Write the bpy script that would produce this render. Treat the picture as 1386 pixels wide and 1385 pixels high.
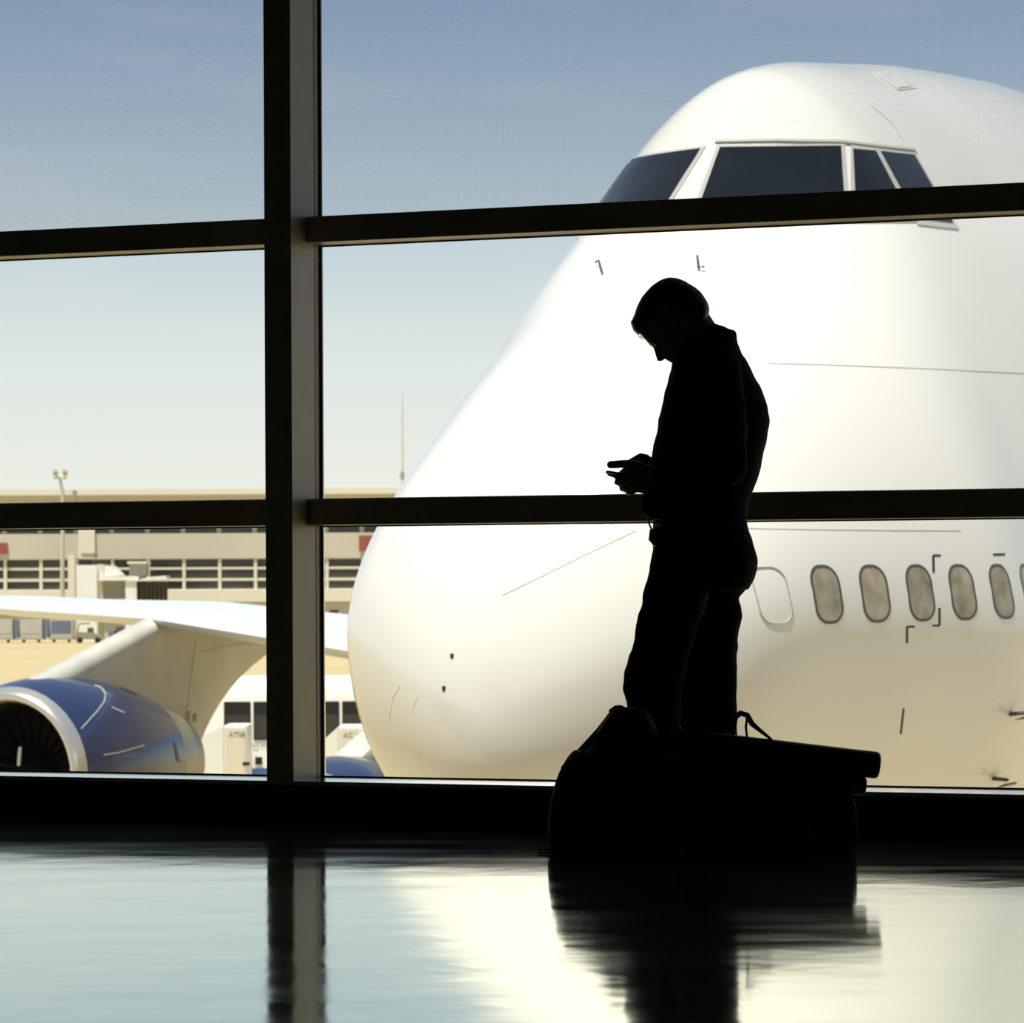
import bpy, bmesh, math, random
from math import sin, cos, pi, sqrt, radians
from mathutils import Vector, Matrix
from mathutils.bvhtree import BVHTree

for o in list(bpy.data.objects): bpy.data.objects.remove(o)
scene = bpy.context.scene
C = scene.collection

# ------------------------------------------------------------------ camera
F = 4400.0; CX, CY = 693.0, 790.0; CZ = 0.815; ROLL = radians(.27)
cd = bpy.data.cameras.new('camera'); cam = bpy.data.objects.new('camera', cd); C.objects.link(cam)
cd.sensor_width = 36; cd.lens = F / 1386 * 36; cd.clip_end = 5000
cd.shift_y = (CY - 692.5) / 1386
cam.matrix_world = Matrix.Translation((0, 0, CZ)) @ Matrix.Rotation(pi / 2, 4, 'X') @ Matrix.Rotation(-ROLL, 4, 'Z')
cd.dof.use_dof = True; cd.dof.focus_distance = 10.2; cd.dof.aperture_fstop = 13
scene.camera = cam

# ------------------------------------------------------------------ sky, sun, exposure
w = bpy.data.worlds.new('sky'); scene.world = w; w.use_nodes = True
nt = w.node_tree; nt.nodes.clear()
def N(nt, t, **k):
    n = nt.nodes.new(t)
    for a, b in k.items(): setattr(n, a, b)
    return n
tc = N(nt, 'ShaderNodeTexCoord'); sp = N(nt, 'ShaderNodeSeparateXYZ'); nt.links.new(tc.outputs['Generated'], sp.inputs[0])
ramp = N(nt, 'ShaderNodeValToRGB'); cr = ramp.color_ramp
SKY = [(0, (.94, .94, .86)), (.03, (.91, .925, .855)), (.066, (.82, .87, .84)), (.102, (.615, .715, .765)), (.135, (.465, .58, .705)),
       (.18, (.305, .42, .60)), (.4, (.235, .32, .46)), (1, (.17, .24, .37))]
while len(cr.elements) < len(SKY): cr.elements.new(.5)
for e, (p, c) in zip(cr.elements, SKY): e.position = p; e.color = c + (1,)
nt.links.new(sp.outputs['Z'], ramp.inputs[0])
mp = N(nt, 'ShaderNodeMapping'); mp.inputs['Scale'].default_value = (9, 9, 40); nt.links.new(tc.outputs['Generated'], mp.inputs[0])
nz = N(nt, 'ShaderNodeTexNoise'); nz.inputs['Scale'].default_value = 1.2; nz.inputs['Detail'].default_value = 5; nt.links.new(mp.outputs[0], nz.inputs['Vector'])
cl = N(nt, 'ShaderNodeMapRange'); cl.inputs[1].default_value = .52; cl.inputs[2].default_value = .85; cl.inputs[4].default_value = .22
nt.links.new(nz.outputs['Fac'], cl.inputs[0])
mx = N(nt, 'ShaderNodeMixRGB'); mx.inputs[2].default_value = (.86, .85, .80, 1)
nt.links.new(cl.outputs[0], mx.inputs[0]); nt.links.new(ramp.outputs[0], mx.inputs[1])
bg = N(nt, 'ShaderNodeBackground'); bg.inputs['Strength'].default_value = 1.0; nt.links.new(mx.outputs[0], bg.inputs[0])
wo = N(nt, 'ShaderNodeOutputWorld'); nt.links.new(bg.outputs[0], wo.inputs[0])
sd = bpy.data.lights.new('sun', 'SUN'); sun = bpy.data.objects.new('sun', sd); C.objects.link(sun)
sd.energy = 6.2; sd.angle = radians(.6); sd.color = (1, .945, .83)
SUN = Vector((-.2, -.26, .945)).normalized()
sun.rotation_euler = SUN.to_track_quat('Z', 'Y').to_euler()
scene.view_settings.view_transform = 'Standard'; scene.view_settings.look = 'None'
scene.view_settings.exposure = 0.0; scene.view_settings.gamma = 1.0; scene.view_settings.use_curve_mapping = False

# ------------------------------------------------------------------ helpers
random.seed(5)
def px(x, y, Y):
    """world point seen at photo pixel (x, y) at depth Y"""
    u = (x - CX) / F; v = (CY - y) / F
    a = u * cos(ROLL) + v * sin(ROLL); b = -u * sin(ROLL) + v * cos(ROLL)
    return Vector((a * Y, Y, CZ + b * Y))
def mat(name, col, rough=.5, metal=0, spec=.5, ior=1.45, noise=0, nscale=5, bump=0, bscale=20, coat=0, stretch=(1, 1, 1)):
    m = bpy.data.materials.new(name); m.use_nodes = True; t = m.node_tree; b = t.nodes['Principled BSDF']
    b.inputs['Base Color'].default_value = tuple(col) + (1,); b.inputs['Roughness'].default_value = rough; b.inputs['Metallic'].default_value = metal
    b.inputs['IOR'].default_value = ior; b.inputs['Specular IOR Level'].default_value = spec; b.inputs['Coat Weight'].default_value = coat; b.inputs['Coat Roughness'].default_value = .06
    if noise or bump:
        tc = N(t, 'ShaderNodeTexCoord'); mp = N(t, 'ShaderNodeMapping'); mp.inputs['Scale'].default_value = stretch; t.links.new(tc.outputs['Object'], mp.inputs[0])
    if noise:
        n = N(t, 'ShaderNodeTexNoise'); n.inputs['Scale'].default_value = nscale; n.inputs['Detail'].default_value = 6; t.links.new(mp.outputs[0], n.inputs['Vector'])
        r = N(t, 'ShaderNodeMapRange'); r.inputs[1].default_value = .25; r.inputs[2].default_value = .75; r.inputs[3].default_value = 1 - noise; r.inputs[4].default_value = 1 + noise
        t.links.new(n.outputs['Fac'], r.inputs[0])
        v = N(t, 'ShaderNodeVectorMath', operation='SCALE'); v.inputs[0].default_value = col; t.links.new(r.outputs[0], v.inputs['Scale']); t.links.new(v.outputs[0], b.inputs['Base Color'])
    if bump:
        n = N(t, 'ShaderNodeTexNoise'); n.inputs['Scale'].default_value = bscale; n.inputs['Detail'].default_value = 3; t.links.new(mp.outputs[0], n.inputs['Vector'])
        bn = N(t, 'ShaderNodeBump'); bn.inputs['Strength'].default_value = 1; bn.inputs['Distance'].default_value = bump; t.links.new(n.outputs['Fac'], bn.inputs['Height']); t.links.new(bn.outputs[0], b.inputs['Normal'])
    return m
def glass_mat(name, tint, dots=False):
    m = bpy.data.materials.new(name); m.use_nodes = True; t = m.node_tree; t.nodes.clear()
    out = N(t, 'ShaderNodeOutputMaterial'); mix = N(t, 'ShaderNodeMixShader'); tr = N(t, 'ShaderNodeBsdfTransparent'); gl = N(t, 'ShaderNodeBsdfGlossy'); fr = N(t, 'ShaderNodeFresnel')
    tr.inputs[0].default_value = tint + (1,); gl.inputs['Roughness'].default_value = 0; fr.inputs[0].default_value = 1.3
    if dots:   # fine ceramic dot print on the glass
        tc = N(t, 'ShaderNodeTexCoord'); sc = N(t, 'ShaderNodeVectorMath', operation='SCALE'); sc.inputs['Scale'].default_value = 1 / .0045; t.links.new(tc.outputs['Object'], sc.inputs[0])
        fx = N(t, 'ShaderNodeVectorMath', operation='FRACTION'); t.links.new(sc.outputs[0], fx.inputs[0])
        sx = N(t, 'ShaderNodeSeparateXYZ'); t.links.new(fx.outputs[0], sx.inputs[0])
        cb = N(t, 'ShaderNodeCombineXYZ'); t.links.new(sx.outputs['X'], cb.inputs['X']); t.links.new(sx.outputs['Z'], cb.inputs['Y'])
        ds = N(t, 'ShaderNodeVectorMath', operation='DISTANCE'); ds.inputs[1].default_value = (.5, .5, 0); t.links.new(cb.outputs[0], ds.inputs[0])
        lt = N(t, 'ShaderNodeMath', operation='LESS_THAN'); lt.inputs[1].default_value = .3; t.links.new(ds.outputs['Value'], lt.inputs[0])
        cm = N(t, 'ShaderNodeMixRGB'); cm.inputs[1].default_value = (.93, .935, .93, 1); cm.inputs[2].default_value = (.72, .74, .74, 1)
        t.links.new(lt.outputs[0], cm.inputs[0]); t.links.new(cm.outputs[0], tr.inputs[0])
    t.links.new(fr.outputs[0], mix.inputs[0]); t.links.new(tr.outputs[0], mix.inputs[1]); t.links.new(gl.outputs[0], mix.inputs[2]); t.links.new(mix.outputs[0], out.inputs[0])
    return m
class MB:
    def __init__(s): s.v = []; s.f = []
    def add(s, vs, fs):
        k = len(s.v); s.v += [Vector(v) for v in vs]; s.f += [[k + i for i in f] for f in fs]; return s
    def hexa(s, p):   # 8 points: bottom ring 0-3 then top ring 4-7
        return s.add(p, [(0, 3, 2, 1), (4, 5, 6, 7), (0, 1, 5, 4), (1, 2, 6, 5), (2, 3, 7, 6), (3, 0, 4, 7)])
    def box(s, a, b, frame=None):
        p = [(a[0], a[1], a[2]), (b[0], a[1], a[2]), (b[0], b[1], a[2]), (a[0], b[1], a[2]), (a[0], a[1], b[2]), (b[0], a[1], b[2]), (b[0], b[1], b[2]), (a[0], b[1], b[2])]
        return s.hexa([frame(*q) for q in p] if frame else p)
    def loft(s, rings, cap=True, closed=True):
        k = len(s.v); n = len(rings[0])
        for r in rings: s.v += [Vector(v) for v in r]
        for i in range(len(rings) - 1):
            for j in range(n if closed else n - 1):
                j2 = (j + 1) % n
                s.f.append([k + i * n + j, k + i * n + j2, k + (i + 1) * n + j2, k + (i + 1) * n + j])
        if cap and closed:
            s.f.append([k + j for j in range(n)][::-1]); s.f.append([k + (len(rings) - 1) * n + j for j in range(n)])
        return s
    def tube(s, path, n=10):   # path: (point, radius) or (point, radius_in_plane, radius_sideways); round ends
        P = [Vector(p[0]) for p in path]; R = [(p[1], p[2] if len(p) > 2 else p[1]) for p in path]
        rings = []
        for i, p in enumerate(P):
            d = (P[min(i + 1, len(P) - 1)] - P[max(i - 1, 0)]).normalized()
            side = Vector((0, 1, 0)); 
            if abs(d.y) > .9: side = Vector((1, 0, 0))
            a = d.cross(side).normalized(); b = a.cross(d).normalized()
            def ring(q, k): return [q + a * (R[i][0] * k * cos(2 * pi * j / n)) + b * (R[i][1] * k * sin(2 * pi * j / n)) for j in range(n)]
            if i == 0:
                for e in (.9, .55): rings.append(ring(p - d * R[i][0] * e * .8, sqrt(1 - e * e)))
            rings.append(ring(p, 1))
            if i == len(P) - 1:
                for e in (.55, .9): rings.append(ring(p + d * R[i][0] * e * .8, sqrt(1 - e * e)))
        return s.loft(rings)
    def sphere(s, c, r, n=12):
        c = Vector(c); r = r if hasattr(r, '__len__') else (r, r, r)
        return s.loft([[c + Vector((r[0] * sin(t) * cos(2 * pi * j / n), r[1] * sin(t) * sin(2 * pi * j / n), r[2] * cos(t))) for j in range(n)] for t in [pi * (i + .25) / (n // 2 + .5) for i in range(n // 2 + 1)]][::-1])
    def build(s, name, m, parent=None, smooth=False, loc=None, bevel=0, angle=None):
        base = Vector(loc) if loc is not None else Vector((0, 0, 0))
        if parent is not None and loc is None and 'base' in parent: base = Vector(parent['base'])
        me = bpy.data.meshes.new(name); me.from_pydata([tuple(v - base) for v in s.v], [], s.f); me.update()
        bm = bmesh.new(); bm.from_mesh(me); bmesh.ops.recalc_face_normals(bm, faces=bm.faces)
        if bevel: bmesh.ops.bevel(bm, geom=bm.edges[:], offset=bevel, segments=2, affect='EDGES', profile=.6, clamp_overlap=True)
        bm.to_mesh(me); bm.free()
        if smooth:
            for p in me.polygons: p.use_smooth = True
            if angle: me.set_sharp_from_angle(angle=radians(angle))
        me.materials.append(m)
        o = bpy.data.objects.new(name, me); C.objects.link(o)
        if parent is not None: o.parent = parent
        elif loc is not None: o.location = base
        return o
def tag(o, label=None, cat=None, group=None, kind=None):
    if label: o['label'] = label
    if cat: o['category'] = cat
    if group: o['group'] = group
    if kind: o['kind'] = kind
    return o
BASES = {}
def thing(name, label, cat, base=(0, 0, 0), group=None, kind=None):
    o = bpy.data.objects.new(name, None); C.objects.link(o); o.location = base; o.empty_display_size = .1
    BASES[o.name] = Vector(base)
    return tag(o, label, cat, group, kind)
def part(mb, name, m, root, **k):
    """child of a thing given in world coordinates"""
    base = BASES[root.name]
    q = MB(); q.v = [v - base for v in mb.v]; q.f = mb.f
    o = q.build(name, m, root, **k); BASES[o.name] = base
    return o
def clone(o, parent, loc=None):
    c = o.copy(); C.objects.link(c); c.parent = parent
    if loc is not None: c.location = loc
    return c
def remesh(o, voxel, smooth=4):
    """fuse overlapping volumes into one continuous skin"""
    m = o.modifiers.new('r', 'REMESH'); m.mode = 'VOXEL'; m.voxel_size = voxel
    if smooth: s = o.modifiers.new('s', 'SMOOTH'); s.factor = .5; s.iterations = smooth
    dg = bpy.context.evaluated_depsgraph_get()
    me = bpy.data.meshes.new_from_object(o.evaluated_get(dg)); old = o.data; o.modifiers.clear(); o.data = me
    if not me.materials: me.materials.append(old.materials[0])
    for p in me.polygons: p.use_smooth = True
    return o
def lerp(a, b, t): return a + (b - a) * t
def interp(xs, ys, x):
    if x <= xs[0]: return ys[0]
    for i in range(len(xs) - 1):
        if x <= xs[i + 1]: return lerp(ys[i], ys[i + 1], (x - xs[i]) / (xs[i + 1] - xs[i]))
    return ys[-1]

# ------------------------------------------------------------------ materials
M = {}
M['frame'] = mat('bronze_aluminium', (.50, .44, .32), .38, 0, .5, noise=.06, nscale=8)
M['sill'] = mat('sill_aluminium', (.93, .95, .92), .16, .9)
M['dark'] = mat('dark_kick_panel', (.02, .02, .02), .5)
M['rubber'] = mat('black_rubber', (.012, .012, .013), .5)
M['room'] = mat('dark_room_paint', (.022, .022, .022), .8)
M['ext'] = mat('exterior_panel', (.40, .38, .33), .6, noise=.1, nscale=2)
M['glass'] = glass_mat('clear_glass', (.97, .98, .975))
M['frit'] = glass_mat('dot_printed_glass', (.8, .81, .81), True)
M['white'] = mat('white_aircraft_paint', (.80, .785, .735), .13, 0, .5, coat=.25)
M['seam'] = mat('panel_seam', (.50, .49, .43), .5)
M['black'] = mat('black_paint', (.03, .03, .028), .4)
M['wframe'] = mat('window_surround', (.09, .085, .075), .4)
M['wpane'] = mat('cabin_window_pane', (.36, .31, .215), .06, 0, .6, noise=.5, nscale=6)
M['cframe'] = mat('windshield_frame', (.50, .49, .46), .35)
M['cpane'] = mat('windshield_glass', (.012, .014, .018), .04, 0, .5)
M['blue'] = mat('blue_cowl_paint', (.022, .036, .105), .18, 0, .5, coat=.4)
M['lip'] = mat('polished_inlet_metal', (.66, .64, .58), .25, .7)
M['core'] = mat('grey_nozzle_metal', (.34, .32, .27), .32, .5, noise=.12, nscale=3)
M['intake'] = mat('intake_dark', (.008, .008, .007), .6)
M['fan'] = mat('fan_blade_metal', (.009, .009, .008), .8, 0, .1)
M['pylon'] = mat('pylon_paint', (.58, .56, .50), .3, noise=.22, nscale=.8)
M['pale'] = mat('pale_mark', (.88, .87, .83), .3)
M['wing'] = mat('wing_skin', (.72, .75, .77), .3, .1)
M['tyre'] = mat('tyre_rubber', (.02, .02, .02), .7)

# ------------------------------------------------------------------ room
TH = radians(20.5); P0 = Vector((.617, 10.57, 0))
def W(t, d, z):   # along the window wall, into the room, up
    return Vector((P0.x + t * cos(TH) - d * sin(TH), P0.y - t * sin(TH) - d * cos(TH), z))
def struct(name, mb, m, **k):
    o = mb.build(name, m, **k); o['kind'] = 'structure'; return o
T0, T1, DB, HC = -10.6, 10.6, 15.0, 4.95

m = bpy.data.materials.new('polished_floor'); m.use_nodes = True; M['floor'] = m
t = m.node_tree; b = t.nodes['Principled BSDF']
tc = N(t, 'ShaderNodeTexCoord'); mp = N(t, 'ShaderNodeMapping'); mp.inputs['Scale'].default_value = (.5, 2.2, 1); t.links.new(tc.outputs['Object'], mp.inputs[0])
n1 = N(t, 'ShaderNodeTexNoise'); n1.inputs['Scale'].default_value = 2.2; n1.inputs['Detail'].default_value = 6; t.links.new(mp.outputs[0], n1.inputs['Vector'])
r1 = N(t, 'ShaderNodeMapRange'); r1.inputs[1].default_value = .3; r1.inputs[2].default_value = .7; r1.inputs[3].default_value = .05; r1.inputs[4].default_value = .12; t.links.new(n1.outputs['Fac'], r1.inputs[0]); t.links.new(r1.outputs[0], b.inputs['Roughness'])
cm = N(t, 'ShaderNodeMixRGB'); cm.inputs[1].default_value = (.92, .95, .64, 1); cm.inputs[2].default_value = (1, 1, .74, 1); t.links.new(n1.outputs['Fac'], cm.inputs[0]); t.links.new(cm.outputs[0], b.inputs['Base Color'])
n2 = N(t, 'ShaderNodeTexNoise'); n2.inputs['Scale'].default_value = 3.5; n2.inputs['Detail'].default_value = 2; t.links.new(tc.outputs['Object'], n2.inputs['Vector'])
bn = N(t, 'ShaderNodeBump'); bn.inputs['Strength'].default_value = 1; bn.inputs['Distance'].default_value = .0012; t.links.new(n2.outputs['Fac'], bn.inputs['Height']); t.links.new(bn.outputs[0], b.inputs['Normal'])
b.inputs['IOR'].default_value = 1.6; b.inputs['Metallic'].default_value = .93

floor = struct('floor', MB().box((T0, -.34, -.3), (T1, DB, 0), W), M['floor'])
struct('ceiling', MB().box((T0, -.34, HC), (T1, DB, HC + .3), W), M['room'])
struct('wall_back', MB().box((T0, DB, -.3), (T1, DB + .2, HC + .3), W), M['room'])
struct('wall_left', MB().box((T0 - .2, -.34, -.3), (T0, DB + .2, HC + .3), W), M['room'])
struct('wall_right', MB().box((T1, -.34, -.3), (T1 + .2, DB + .2, HC + .3), W), M['room'])
wf = struct('wall_front', MB().box((T0, -.32, 0), (T1, 0, .131), W), M['dark'])
MB().box((T0, -.32, .131), (T1, .004, .145), W).build('sill', M['sill'], wf)
struct('wall_outside', MB().box((T0 - 30, -.36, -4.815), (T1 + 30, -.345, -.02), W), M['ext'])
MW, MD, GD = .10, .26, -.26
MT = [-1.507 + 3.0 * k for k in range(-3, 5)]
for i, tm in enumerate(MT):
    o = struct('trim_%d' % (i + 1), MB().box((tm - MW / 2, GD, .145), (tm + MW / 2, 0, HC), W), M['frame'])
    MB().box((tm + MW / 2 - .001, -.20, .145), (tm + MW / 2 + .0012, -.197, HC), W).build('cover_joint', M['rubber'], o)
RT = [1.109, 2.083, 3.055, 4.025]; RH = .09
for i in range(len(MT) - 1):
    a, b_ = MT[i] + MW / 2, MT[i + 1] - MW / 2
    wroot = thing('window_%d' % (i + 1), None, None, W((a + b_) / 2, GD, .145), kind='structure')
    zs = [.145] + RT + [HC]
    for k in range(len(zs) - 1):
        z0, z1 = zs[k], zs[k + 1] - (RH if k < len(RT) else 0)
        # pane mesh in its own wall-aligned frame, so the printed dots run with the glass
        me = MB().box((a - (a + b_) / 2, -.012, z0), (b_ - (a + b_) / 2, .012, z1)).build('pane', M['frit'] if k >= 2 else M['glass'], wroot)
        me.rotation_euler = (0, 0, -TH); me.location = (0, 0, -.145)
        gk = MB()
        gk.box((a, GD + .013, z0), (a + .008, GD + .022, z1), W); gk.box((b_ - .008, GD + .013, z0), (b_, GD + .022, z1), W)
        gk.box((a + .008, GD + .013, z0), (b_ - .008, GD + .018, z0 + .005), W); gk.box((a + .008, GD + .013, z1 - .005), (b_ - .008, GD + .018, z1), W)
        part(gk, 'gasket', M['rubber'], wroot)
    for z in RT: part(MB().box((a, GD - .02, z - RH), (b_, -.13, z), W), 'transom', M['frame'], wroot, bevel=.004)

# ------------------------------------------------------------------ apron and far terminal
GZ = -4.815
def apron_mat():
    m = mat('apron_concrete', (.50, .405, .215), .75, noise=.10, nscale=.03, stretch=(1, 3, 1)); return m
struct('ground', MB().box((-900, 8, GZ - .5), (900, 1500, GZ)), apron_mat(), loc=(0, 300, GZ))
M['stucco'] = mat('terminal_wall', (.56, .525, .435), .8, noise=.06, nscale=.1)
M['cream'] = mat('cream_trim', (.74, .70, .57), .7)
M['pink'] = mat('roof_fascia', (.56, .50, .41), .7)
M['tpane'] = mat('terminal_glass', (.055, .055, .045), .15, noise=.5, nscale=.12)
M['grey'] = mat('grey_panel', (.30, .29, .22), .6)
M['vwhite'] = mat('vehicle_white', (.86, .85, .79), .35)
M['red'] = mat('red_sign', (.30, .085, .06), .6)
M['vblue'] = mat('vehicle_blue', (.07, .13, .33), .4)
M['brown'] = mat('brown_canvas', (.12, .10, .07), .8, noise=.2, nscale=1)
YT = 345.0
def pxrect(mb, x0, y0, x1, y1, Y, depth):
    xm = min(max((x0 + x1) / 2, 0), 250) if x1 - x0 > 500 else (x0 + x1) / 2
    a = Vector((px(x0, y1, Y).x, 0, px(xm, y1, Y).z)); b = Vector((px(x1, y0, Y).x, 0, px(xm, y0, Y).z)); return mb.box((a.x, Y, a.z), (b.x, Y + depth, b.z))
tr = thing('terminal_building', 'long low beige terminal across the apron with rows of dark windows', 'building', (0, YT, GZ))
def tp(name, m, x0, y0, x1, y1, dy, depth, parent=None): return part(pxrect(MB(), x0, y0, x1, y1, YT + dy, depth), name, m, parent or tr)
XL, XR = -330, 1500
b0 = px(0, 800, YT)
tp('wall', M['stucco'], XL, 676, XR, 722 + 150, 0, 30)
tp('roof_edge', M['cream'], XL, 662, XR, 669.5, -1.5, 33)
tp('fascia', M['pink'], XL, 669.5, XR, 677, -.6, 31)
tp('ledge', M['cream'], XL, 799, XR, 815, -.8, .79)
tp('wall_panel', M['stucco'], XL, 722, XR, 756, -.45, .44)
tp('shadow_line', M['grey'], XL, 815, XR, 817, -.85, .84)
m0 = None
cols = [7 + 48.4 * k for k in range(-4, 14)]
for k, xc in enumerate(cols):
    tp('mullion', M['cream'], xc - 2, 756, xc + 2, 799, -.3, .29)
    for (y0, y1) in ((757, 768), (771, 783), (786.5, 797.5)):
        tp('window_pane', M['tpane'], xc + 2, y0, xc + 46.4, y1, -.06, .05)
    tp('window_pane', M['tpane'], xc + 2, 708, xc + 44, 722, -.06, .05)
for (y0, y1) in ((755, 757), (768, 771), (783, 786.5), (797.5, 799)): tp('window_rail', M['cream'], XL, y0, XR, y1, -.2, .19)
tp('lit_column', M['cream'], 106, 690, 128, 756, -.7, .24); tp('lit_column', M['cream'], 92, 752, 101, 812, -.7, .38)
tp('service_door', M['tpane'], 446, 826, 458, 830, -.06, .05)
tp('red_sign', M['red'], -4, 735, 9.5, 750, -.7, .24); tp('red_sign', M['red'], 486, 725, 506, 746, -.7, .24)

def bridge():
    Y = 330; r = thing('jet_bridge', 'white jet bridge with grey curtain docked at the far terminal', 'jet bridge', (px(160, 800, Y).x, Y, GZ))
    def q(n, m, x0, y0, x1, y1, dy, d): return part(pxrect(MB(), x0, y0, x1, y1, Y + dy, d), n, m, r)
    q('rotunda', M['vwhite'], 102, 765, 131, 872, 0, 6); q('corner_post', M['cream'], 93, 758, 101, 868, -.2, 1); q('roof_unit', M['grey'], 110, 749, 127, 754, 0, 3); q('beacon', M['black'], 114.5, 758, 124, 765, 1, 2)
    q('side_panel', M['cream'], 131, 764, 140, 810, .5, 4); q('canopy', M['vwhite'], 133, 780, 186, 786, -.5, 5); q('tunnel', M['grey'], 139, 786, 170, 811, .4, 4); q('door_frame', M['vwhite'], 170, 784, 185, 872, -.3, 5)
    q('cab_window', M['grey'], 175, 763, 197, 780, 1, 3); q('cab_roof', M['cream'], 172, 760, 198, 763, .5, 4)
    w_ = MB(); a = [px(141, 780, Y), px(141, 766, Y), px(152, 766, Y), px(165, 779, Y)]
    w_.hexa([a[0], a[3], a[3] + Vector((0, 3, 0)), a[0] + Vector((0, 3, 0)), a[1], a[2], a[2] + Vector((0, 3, 0)), a[1] + Vector((0, 3, 0))]); part(w_, 'sloped_hood', M['vwhite'], r)
    c_ = MB(); n = 14; rings = []
    for yy in (787, 814):
        rings.append([px(187 + 40 * j / n, yy + (2 if yy > 800 else 0), Y - .6 + .35 * (j % 2)) for j in range(n + 1)] + [px(187 + 40 * j / n, yy, Y + 2.5) for j in range(n, -1, -1)])
    c_.loft(rings); part(c_, 'bellows_curtain', M['brown'], r)
    e_ = MB(); a = [px(185, 787, Y), px(227, 784, Y), px(226, 779.5, Y), px(200, 781.5, Y)]
    e_.hexa([a[0] + Vector((0, -1, 0)), a[1] + Vector((0, -1, 0)), a[1] + Vector((0, 3, 0)), a[0] + Vector((0, 3, 0)), a[3] + Vector((0, -1, 0)), a[2] + Vector((0, -1, 0)), a[2] + Vector((0, 3, 0)), a[3] + Vector((0, 3, 0))]); part(e_, 'awning', M['vwhite'], r)
bridge()

# floodlight mast with two heads, and a thin antenna mast
Y = 338; r = thing('floodlight_mast', 'floodlight mast with two lamp heads rising above the terminal roof', 'light mast', (px(84, 800, Y).x, Y, GZ))
a = px(84, 868, Y); a.z = GZ
part(MB().tube([(a, .28), (px(85, 668, Y), .18), (px(81, 646, Y), .14)], 8), 'pole', M['stucco'], r)
part(MB().tube([(px(74, 647, Y), .16), (px(89, 647, Y), .16)], 6), 'crossbar', M['cream'], r)
for xx in (75, 88):
    h = part(MB().hexa([px(xx - 4, 643, Y - .4), px(xx + 3, 645, Y - .4), px(xx + 3, 645, Y + .4), px(xx - 4, 643, Y + .4), px(xx - 4.5, 634, Y - .5), px(xx + 4, 635, Y - .5), px(xx + 4, 635, Y + .5), px(xx - 4.5, 634, Y + .5)]), 'lamp_head', M['vwhite'], r)
    part(pxrect(MB(), xx - 2.5, 638, xx + 2.5, 643.5, Y - .58, .15), 'lamp_glass', M['grey'], h)
part(MB().box((px(98, 664, Y).x, Y, px(98, 680, Y).z), (px(103, 664, Y).x, Y + .6, px(103, 664, Y).z)), 'bracket', M['grey'], r)
Y = 360; zr = px(125, 662, YT - 1.5).z; r = thing('antenna_mast', 'thin pale antenna mast standing on the terminal roof', 'mast', (px(544.5, 800, Y).x, Y, zr))
a = px(544.5, 658, Y); a.z = zr
part(MB().tube([(a + Vector((0, 0, .1)), .18), (px(544.5, 645, Y), .15), (px(544.5, 533, Y), .07)], 8), 'pole', M['stucco'], r)
part(MB().tube([(px(544.5, 647, Y), .24), (px(544.5, 640, Y), .24)], 8), 'collar', M['grey'], r)

# baggage containers on dollies
M['alu'] = mat('container_aluminium', (.50, .48, .42), .5, noise=.08, nscale=.6)
M['canvas'] = mat('blue_grey_canvas', (.16, .18, .25), .8)
cont = [(-22, 17, 'alu'), (26, 57, 'alu'), (67, 98, 'canvas')]
clab = ['pale baggage container cut by the picture edge, on a low dolly', 'pale baggage container with a blue side, on a dolly', 'grey blue baggage container at the end of the dolly row']
clab[0] = 'pale aluminium baggage container at the start of the dolly row'
for (x0, x1, mm), lb in zip(cont, clab):
    Y = 322; r = thing('baggage_container', lb, 'container', (px((x0 + x1) / 2, 868, Y).x, Y, GZ), 'baggage containers parked on the far apron')
    gz = GZ
    a = px(x0, 864, Y); b_ = px(x1, 838.5, Y)
    body = part(MB().hexa([(a.x + .1, Y, gz + .42), (b_.x, Y, gz + .42), (b_.x, Y + 1.6, gz + .42), (a.x + .1, Y + 1.6, gz + .42), (a.x, Y, b_.z), (b_.x, Y, b_.z), (b_.x, Y + 1.6, b_.z), (a.x, Y + 1.6, b_.z)]), 'container', M['alu'], r)
    part(MB().box((a.x + .15, Y - .03, gz + .9), (b_.x - .15, Y - .005, b_.z - .15)), 'curtain', M[mm], r)
    part(MB().box((a.x - .5, Y - .03, gz + .5), (a.x - .04, Y + 1.6, b_.z - .05)), 'end_flap', M['canvas'], r)
    part(MB().box((a.x - .1, Y - .1, gz + .28), (b_.x + .2, Y + 1.7, gz + .42)), 'dolly', M['grey'], r)
    for q in (.2, .85): part(MB().tube([((lerp(a.x, b_.x, q), Y - .06, gz + .16), .16), ((lerp(a.x, b_.x, q), Y + .1, gz + .16), .16)], 10), 'wheel', M['tyre'], r)
Y = 318; r = thing('baggage_tractor', 'small open baggage tractor parked beside the container row', 'tractor', (px(118, 868, Y).x, Y, GZ))
a = px(100, 868, Y); b_ = px(140, 848, Y); gz = GZ
part(MB().hexa([(a.x, Y, gz + .35), (b_.x, Y, gz + .35), (b_.x, Y + 1.3, gz + .35), (a.x, Y + 1.3, gz + .35), (a.x + .2, Y, gz + 1.1), (b_.x - 1, Y, gz + 1.0), (b_.x - 1, Y + 1.3, gz + 1.0), (a.x + .2, Y + 1.3, gz + 1.1)]), 'body', M['grey'], r)
part(MB().tube([((a.x + .3, Y + .2, gz + 1), .06), ((a.x + .5, Y + .2, gz + 1.9), .06), ((a.x + 1.5, Y + .2, gz + 1.9), .06)], 6), 'roll_bar', M['black'], r)
part(MB().box((a.x + 1.3, Y + .2, gz + .9), (a.x + 1.8, Y + 1.1, gz + 1.5)), 'seat', M['brown'], r)
for q in (.2, .8): part(MB().tube([((lerp(a.x, b_.x, q), Y - .06, gz + .3), .3), ((lerp(a.x, b_.x, q), Y + .12, gz + .3), .3)], 10), 'wheel', M['tyre'], r)
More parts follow.
